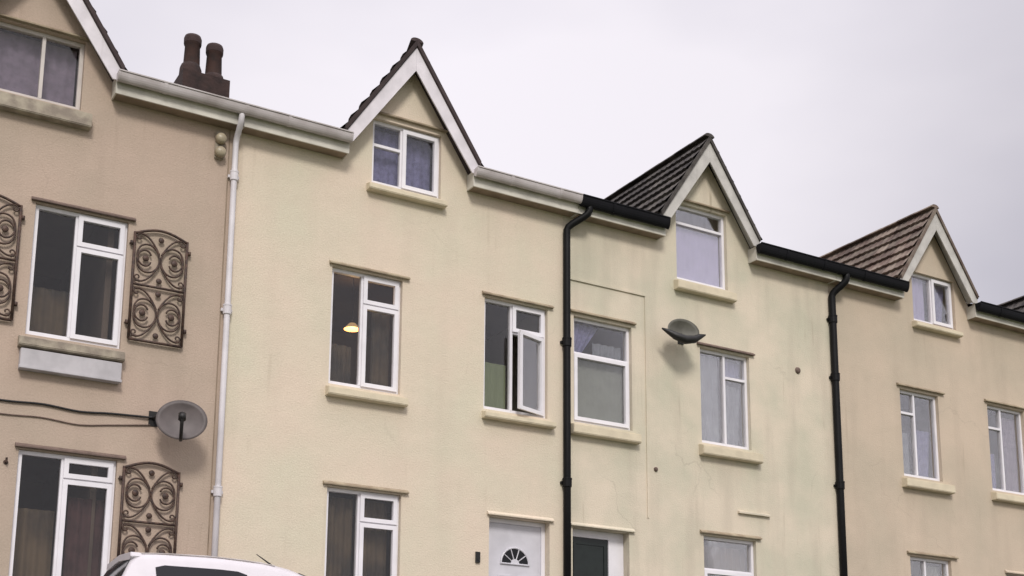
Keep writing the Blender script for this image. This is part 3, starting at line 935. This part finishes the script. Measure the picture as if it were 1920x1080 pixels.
# ------------------------------------------------------------------ scrolled iron panels
def grille(x0, x1, z0, z1, label):
    root = thing('iron_panel', ((x0 + x1) / 2, -0.04, z0), label, 'iron panel', 'scrolled iron panels beside the beige house windows')
    y = -0.045
    W, cx = x1 - x0, (x0 + x1) / 2
    fr = MB()
    r = 0.019
    arch = [(x0, y, z1 - 0.02)] + [(x0 + W * t, y, z1 - 0.02 + 0.10 * math.sin(math.pi * t)) for t in [i / 12 for i in range(1, 12)]] + [(x1, y, z1 - 0.02)]
    fr.tube([(x0, y, z0), (x0, y, z1)], r, 8)
    fr.tube([(x1, y, z0), (x1, y, z1)], r, 8)
    fr.tube(arch, r, 8)
    fr.tube([(x0, y, z0), (x1, y, z0)], r, 8)
    zm = (z0 + z1) / 2 + 0.02
    fr.tube([(x0, y, zm), (x1, y, zm)], r * .9, 8)
    for zz in (z0 + .22, z1 - .16):
        for xx, s in ((x0, -1), (x1, 1)):
            fr.lathe([(0, -.03), (.022, -.025), (.022, 0.025), (0, .03)], (xx + s * .035, y, zz), 8)
            fr.tube([(xx, y, zz), (xx + s * .05, y, zz), (xx + s * .05, 0, zz)], .009, 6)
    fr.build('frame', 'iron', root, smooth=True)
    for (a, q) in ((z0 + .02, zm - .02), (zm + .02, z1 + .02)):
        sc = MB()
        h = q - a
        zc = (a + q) / 2
        for s in (-1, 1):
            # big C, its back to the middle, both ends rolling into spirals
            pts = []
            rx, rz = W * 0.23, h * 0.27
            ccx = cx + s * (rx + 0.01)
            for i in range(-34, 35):
                t = i / 34
                an = math.pi + t * R(320)
                k = 1.0 if abs(t) < 0.38 else 1.0 - 0.62 * (abs(t) - 0.38) / 0.62
                cxx = ccx
                up = (1 if t < 0 else -1) * 0.0
                pts.append((cxx + s * rx * k * math.cos(an), y + 0.002 * i / 34, zc + rz * k * math.sin(an) * 1.0))
            sc.tube(pts, 0.013, 6)
            # limbs flying out to the corners
            for v in (-1, 1):
                p = []
                for i in range(13):
                    t = i / 12
                    p.append((cx + s * (0.015 + (W * 0.5 - 0.05) * t ** 1.15), y, zc + v * (h * 0.10 + h * 0.36 * math.sin(t * math.pi * 0.58))))
                sc.tube(p, 0.013, 6)
                # small hook at corner
                e = Vector(p[-1])
                pp = []
                for i in range(14):
                    an = R(90 - i * 24)
                    rr = 0.045 * (1 - i / 20)
                    pp.append((e.x - s * 0.0 + s * (rr * math.cos(an)) - s * .03, y, e.z + v * (rr * math.sin(an) - 0.045)))
                sc.tube(pp, 0.011, 6)
            # inner leaf
            sc.lathe([(0, -.012), (.035, -.006), (.045, 0), (.035, .006), (0, .012)], (ccx + s * .02, y, zc), 10, 'y')
        for v in (-1, 1):
            sc.lathe([(0, -.012), (.03, -.008), (.04, 0), (.03, .008), (0, .012)], (cx, y, zc + v * (h * .40)), 10, 'y')
        sc.build('scrollwork', 'iron', root, smooth=True)


grille(-8.93, -8.20, 5.40, 6.93, 'tall scrolled iron panel left of the middle floor window, cut by the photo edge')
grille(-6.76, -6.06, 5.42, 6.90, 'tall scrolled iron panel between the middle floor window and the white downpipe')
grille(-6.70, -5.99, 2.27, 3.72, 'scrolled iron panel right of the ground floor window above the white car')
for (hx, hz, lab) in ((-8.12, 3.60, 'upper small rusty wall peg left of the ground floor window'), (-8.17, 2.55, 'lower small rusty wall peg left of the ground floor window')):
    o = MB().tube([(hx, 0.0, hz), (hx, -.05, hz), (hx, -.055, hz + .05)], .014, 8).lathe([(0.03, -.004), (0.03, -.001), (0, -.001)], (hx, 0, hz), 10, 'y').build('wall_peg', 'iron')
    o['label'] = lab
    o['category'] = 'wall peg'
    o['group'] = 'rusty wall pegs'


# ------------------------------------------------------------------ satellite dishes
def dish_mesh(b, c, nrm, w_, h_, depth=0.07):
    nrm = Vector(nrm).normalized()
    u = UPZ.cross(nrm).normalized()
    v = nrm.cross(u)
    n = 36
    for back in (0, 1):
        rings = []
        for i in range(7):
            r_ = i / 6
            ring = []
            for k in range(n):
                a = 2 * math.pi * k / n
                p = Vector(c) + u * (w_ * r_ * math.cos(a)) + v * (h_ * r_ * math.sin(a)) + nrm * (depth * (r_ * r_ - 1) - back * 0.006)
                ring.append(b.bm.verts.new(p))
            rings.append(ring)
        for a, q in zip(rings, rings[1:]):
            for k in range(n):
                b.bm.faces.new((a[k], a[(k + 1) % n], q[(k + 1) % n], q[k]))
        if back == 0:
            front = rings[-1]
        else:
            for k in range(n):
                b.bm.faces.new((front[k], front[(k + 1) % n], rings[-1][(k + 1) % n], rings[-1][k]))
    return u, v, nrm


root = thing('satellite_dish', (-6.3, 0, 4.4), 'round grey satellite dish between the iron panels by the white downpipe', 'satellite dish')
c = Vector((-6.09, -0.38, 4.34))
b = MB()
u, v, nn = dish_mesh(b, c, (-0.25, -0.93, 0.12), 0.325, 0.275)
b.build('reflector', 'dish_grey', root, smooth=True)
b = MB()
foot = c - v * 0.27
tip = c + nn * 0.30 - v * 0.06
b.tube([c - nn * .1 - v * .05, foot - nn * 0.03, foot + nn * 0.05, tip - v * .03], 0.024, 8)
b.build('feed_arm', 'black_plastic', root, smooth=True)
MB().tube([tip - v * .05, tip + v * .03 - nn * .03], 0.05, 10).tube([tip + v * .03 - nn * .03, tip + v * .04 - nn * .09], 0.026, 10).build('receiver', 'black_plastic', root, smooth=True)
MB().tube([(-6.36, -.01, 4.40), (-6.36, -.16, 4.40), c - nn * .09 - v * .03], 0.02, 8).box(-6.42, -6.30, -.012, -.001, 4.30, 4.50).build('wall_bracket', 'black_plastic', root)

root = thing('satellite_dish', (2.3, 0, 7.0), 'dark hood-like satellite dish below the lavender dormer window', 'satellite dish')
b = MB()
c = Vector((2.13, -0.36, 7.04))
u, v, nn = dish_mesh(b, c, (-0.15, -0.80, 0.12), 0.29, 0.215, 0.10)
b.build('reflector', 'dish_green', root, smooth=True)
b = MB()
b.tube([c - u * .40 - v * .01, c - u * .30 - v * .05, c - u * .17 - v * .13 + nn * .02, c - v * .19 + nn * .04, c + u * .17 - v * .15 + nn * .02, c + u * .30 - v * .07, c + u * .40 - v * .03], .04, 10, radii=[.012, .04, .065, .075, .065, .045, .012])
b.build('feed_arm', 'black_plastic', root, smooth=True)
MB().tube([(2.34, -.01, 7.02), (2.34, -.15, 7.02), c - nn * .11 - v * .02], 0.025, 8).box(2.28, 2.40, -.012, -.001, 6.94, 7.10).build('wall_bracket', 'black_plastic', root)

# ------------------------------------------------------------------ cables on house 1
def cable(pts, r, label):
    P = []
    for i in range(len(pts) - 1):
        for k in range(8):
            t = k / 8
            p0 = Vector(pts[max(i - 1, 0)]); p1 = Vector(pts[i]); p2 = Vector(pts[i + 1]); p3 = Vector(pts[min(i + 2, len(pts) - 1)])
            P.append(0.5 * ((2 * p1) + (p2 - p0) * t + (2 * p0 - 5 * p1 + 4 * p2 - p3) * t * t + (3 * p1 - p0 - 3 * p2 + p3) * t ** 3))
    P.append(Vector(pts[-1]))
    o = MB().tube(P, r, 8).build('cable', 'black_plastic' if r > .012 else 'lintel_brown', smooth=True)
    o['label'] = label
    o['category'] = 'cable'
    o['group'] = 'cables across the beige house'


cable([(-11.0, -.02, 4.45), (-9.2, -.02, 4.40), (-8.25, -.02, 4.37), (-7.75, -.02, 4.39), (-7.3, -.02, 4.36), (-6.9, -.02, 4.39), (-6.36, -.03, 4.41)], .014, 'upper thick dark cable running along the wall to the round dish')
cable([(-11.0, -.012, 4.25), (-9.2, -.012, 4.22), (-8.25, -.012, 4.20), (-7.75, -.012, 4.22), (-7.3, -.012, 4.19), (-6.9, -.012, 4.24), (-6.40, -.015, 4.31)], .009, 'lower thin brown cable running along the wall to the round dish')

# security light under the eaves
root = thing('security_light', (-5.66, 0, 8.5), 'twin round cream security lamps on a brown bracket beside the white downpipe', 'wall light')
MB().box(-5.75, -5.62, -.05, -.001, 8.22, 8.62).build('bracket', 'sill_brown', root, bevel=.01)
for z in (8.50, 8.30):
    MB().lathe([(0.0, -.14), (.05, -.135), (.075, -.11), (.08, -.06), (.05, -.051)], (-5.685, 0, z), 18, 'y').build('lamp', 'lamp_cream', root, smooth=True)


# ------------------------------------------------------------------ white hatchback
def car():
    X0, Y0, Z0 = -7.60, -2.34, 0.69       # rear bumper, centre line, road
    root = thing('parked_car', (X0 + 1.95, Y0, Z0), 'white hatchback parked by the terrace, its roof and short aerial showing', 'car')
    Lc = 3.95

    def interp(tab, x):
        for (a, va), (b_, vb) in zip(tab, tab[1:]):
            if x <= b_:
                t = (x - a) / (b_ - a)
                t = t * t * (3 - 2 * t) * 0.35 + t * 0.65
                return va + (vb - va) * t
        return tab[-1][1]
    belt = [(0, .86), (.12, .95), (.6, .98), (1.5, .95), (2.6, .93), (3.2, .84), (3.7, .70), (3.95, .52)]
    top = [(0, .86), (.12, .96), (.42, 1.49), (.46, 1.505), (.7, 1.52), (1.3, 1.535), (1.8, 1.515), (2.1, 1.465), (2.3, 1.40), (3.0, .97), (3.2, .84), (3.7, .70), (3.95, .52)]
    hwid = [(0, .70), (.15, .80), (.6, .84), (2.8, .85), (3.4, .80), (3.8, .66), (3.95, .52)]
    low = [(0, .34), (.2, .26), (3.6, .22), (3.95, .30)]
    xs = sorted(set([i * Lc / 44 for i in range(45)] + [.12, .42, .46]))

    def section(x):
        hb, ht, w_, lo_ = interp(belt, x), interp(top, x), interp(hwid, x), interp(low, x)
        g = max(0.0, ht - hb)
        wr = w_ - 0.03 - 0.27 * min(1, g / .5)
        pts = [(w_ - .06, lo_), (w_ - .01, lo_ + .1), (w_, (lo_ + hb) / 2), (w_ - .01, hb - .08), (w_ - .035, hb)]
        if g > 0.02:
            pts += [(wr + .035, hb + g * .80), (wr - .01, hb + g * .91), (wr - .07, hb + g * .975), (wr * .55, hb + g * .995), (0, ht)]
        else:
            pts += [(w_ - .1, hb + .012), (w_ - .2, hb + .02), (w_ * .6, hb + .03), (w_ * .3, hb + .035), (0, hb + .04)]
        return pts
    b = MB()
    P = []
    for x in xs:
        s = section(x)
        row = [Vector((X0 + x, Y0 - yy, Z0 + z)) for yy, z in s] + [Vector((X0 + x, Y0 + yy, Z0 + z)) for yy, z in s[::-1][1:]]
        P.append(row)
    b.grid(P)
    for row in (P[0], P[-1]):
        b.bm.faces.new([b.bm.verts.new(p) for p in row])
    bmesh.ops.remove_doubles(b.bm, verts=b.bm.verts, dist=.0005)
    # spoiler lip over the tailgate
    body = b.build('body', 'car_white', root, smooth=True)
    b = MB()
    b.prism_x([(Y0 - .535, Z0 + 1.435), (Y0 - .50, Z0 + 1.488), (Y0, Z0 + 1.52), (Y0 + .50, Z0 + 1.488), (Y0 + .535, Z0 + 1.435), (Y0 + .48, Z0 + 1.40), (Y0, Z0 + 1.44), (Y0 - .48, Z0 + 1.40)], X0 + .36, X0 + .48)
    sp = b.build('spoiler', 'car_white', root, bevel=.008)

    def side_pt(x, f, s, off=.004):
        hb, ht, w_ = interp(belt, x), interp(top, x), interp(hwid, x)
        g = ht - hb
        wr = w_ - 0.03 - 0.27 * min(1, g / .5)
        y_ = (w_ - .035) + ((wr + .035) - (w_ - .035)) * (f / .8)
        return Vector((X0 + x, Y0 + s * (y_ + off), Z0 + hb + g * f))
    for s in (-1, 1):
        for (a, q, fa, fb) in ((.60, 1.60, .08, .70), (1.69, 2.36, .06, .62)):
            b = MB()
            rows_ = []
            for i in range(11):
                t = i / 10
                x = a + (q - a) * t
                f1 = fb
                edge = min(t, 1 - t)
                if edge < .1:
                    f1 = fb - .05 * (1 - edge / .1)
                rows_.append([side_pt(x, fa + (f1 - fa) * k / 4, s) for k in range(5)])
            b.grid(rows_)
            b.build('side_window', 'car_glass', root, smooth=True)
    # tailgate glass and windscreen
    for (xa, xb_, nm) in ((.155, .40, 'rear_window'), (2.24, 2.92, 'windscreen')):
        b = MB()
        rows_ = []
        for i in range(7):
            x = xa + (xb_ - xa) * i / 6
            ht, w_, hb = interp(top, x), interp(hwid, x), interp(belt, x)
            g = max(0, ht - hb)
            wr = w_ - 0.03 - 0.27 * min(1, g / .5)
            rows_.append([Vector((X0 + x + (-.008 if xa < 1 else .008), Y0 + (wr - .06) * k / 5, Z0 + ht - .004 * k * k / 25 * 4 + .008)) for k in range(-5, 6)])
        b.grid(rows_)
        b.build(nm, 'car_glass', root, smooth=True)
    for x in (.68, 3.17):
        for s in (-1, 1):
            cyy = Y0 + s * .77
            t = MB().lathe([(.19, -.09), (.27, -.10), (.30, -.07), (.305, 0), (.30, .07), (.27, .10), (.19, .09)], (X0 + x, cyy, Z0 + .305), 28, 'y').build('wheel', 'tyre', root, smooth=True)
            r_ = MB().lathe([(.0, s * .095), (.05, s * .095), (.06, s * .075), (.17, s * .085), (.195, s * .10), (.20, s * .08)], (X0 + x, cyy, Z0 + .305), 24, 'y')
            for k in range(5):
                a = k * 2 * math.pi / 5
                r_.tube([(X0 + x + .05 * math.cos(a), cyy + s * .09, Z0 + .305 + .05 * math.sin(a)), (X0 + x + .18 * math.cos(a), cyy + s * .095, Z0 + .305 + .18 * math.sin(a))], .02, 6)
            ro = r_.build('rim', 'alloy')
            subparent(ro, t)
    for s in (-1, 1):
        MB().box(X0 + .0, X0 + .10, Y0 + s * .66 - .08, Y0 + s * .66 + .08, Z0 + .68, Z0 + .92).build('tail_lamp', 'lamp_red', root, bevel=.02)
        MB().box(X0 + 3.6, X0 + 3.86, Y0 + s * .56 - .1, Y0 + s * .56 + .1, Z0 + .55, Z0 + .68).build('headlamp', 'lamp_clear', root, bevel=.02)
        MB().box(X0 + 2.40, X0 + 2.52, Y0 + s * .92 - .08, Y0 + s * .92 + .08, Z0 + .93, Z0 + 1.06).build('wing_mirror', 'car_white', root, bevel=.02)
        # roof channel trim
        MB().tube([Vector((X0 + x, Y0 + s * (interp(hwid, x) - .03 - .27 * min(1, (interp(top, x) - interp(belt, x)) / .5) - .03), Z0 + interp(belt, x) + (interp(top, x) - interp(belt, x)) * .955)) for x in (.45, .8, 1.2, 1.6, 1.95)], .008, 6).build('roof_trim', 'gutter_grey', root)
    ax = X0 + 2.08
    MB().lathe([(.03, -.01), (.022, .02), (.012, .03)], (ax, Y0 - .38, Z0 + 1.40), 10).tube([(ax, Y0 - .38, Z0 + 1.42), (ax - .30, Y0 - .38, Z0 + 1.60)], .008, 6, radii=[.014, .005]).build('aerial', 'black_plastic', root)


car()


# ------------------------------------------------------------------ lit ceiling lamp in the cream house's room
m = bpy.data.materials.new('lit_shade')
m.use_nodes = True
pb = m.node_tree.nodes['Principled BSDF']
pb.inputs['Base Color'].default_value = (0.4, 0.22, 0.09, 1)
pb.inputs['Emission Color'].default_value = (1.0, 0.62, 0.28, 1)
pb.inputs['Emission Strength'].default_value = 0.25
MATS['lit_shade'] = m
LX, LY, LZ = -3.2, 0.95, 6.52
root = thing('ceiling_lamp', (LX, LY, LZ + .7), 'small warm lit lamp seen through the left pane of the cream house middle floor window', 'ceiling lamp')
MB().lathe([(.05, .05), (.13, -.04), (.125, -.04), (.045, .045)], (LX, LY, LZ), 20).build('lamp_shade', 'lit_shade', root, smooth=True)
MB().tube([(LX, LY, LZ + .10), (LX, LY, 7.29)], .006, 6).build('flex', 'black_plastic', root)
pl = bpy.data.lights.new('lamp_light', 'POINT')
pl.energy = 13
pl.color = (1.0, 0.62, 0.30)
pl.shadow_soft_size = 0.05
po = bpy.data.objects.new('lamp_light', pl)
COL.objects.link(po)
po.location = (LX, LY, LZ - .12)
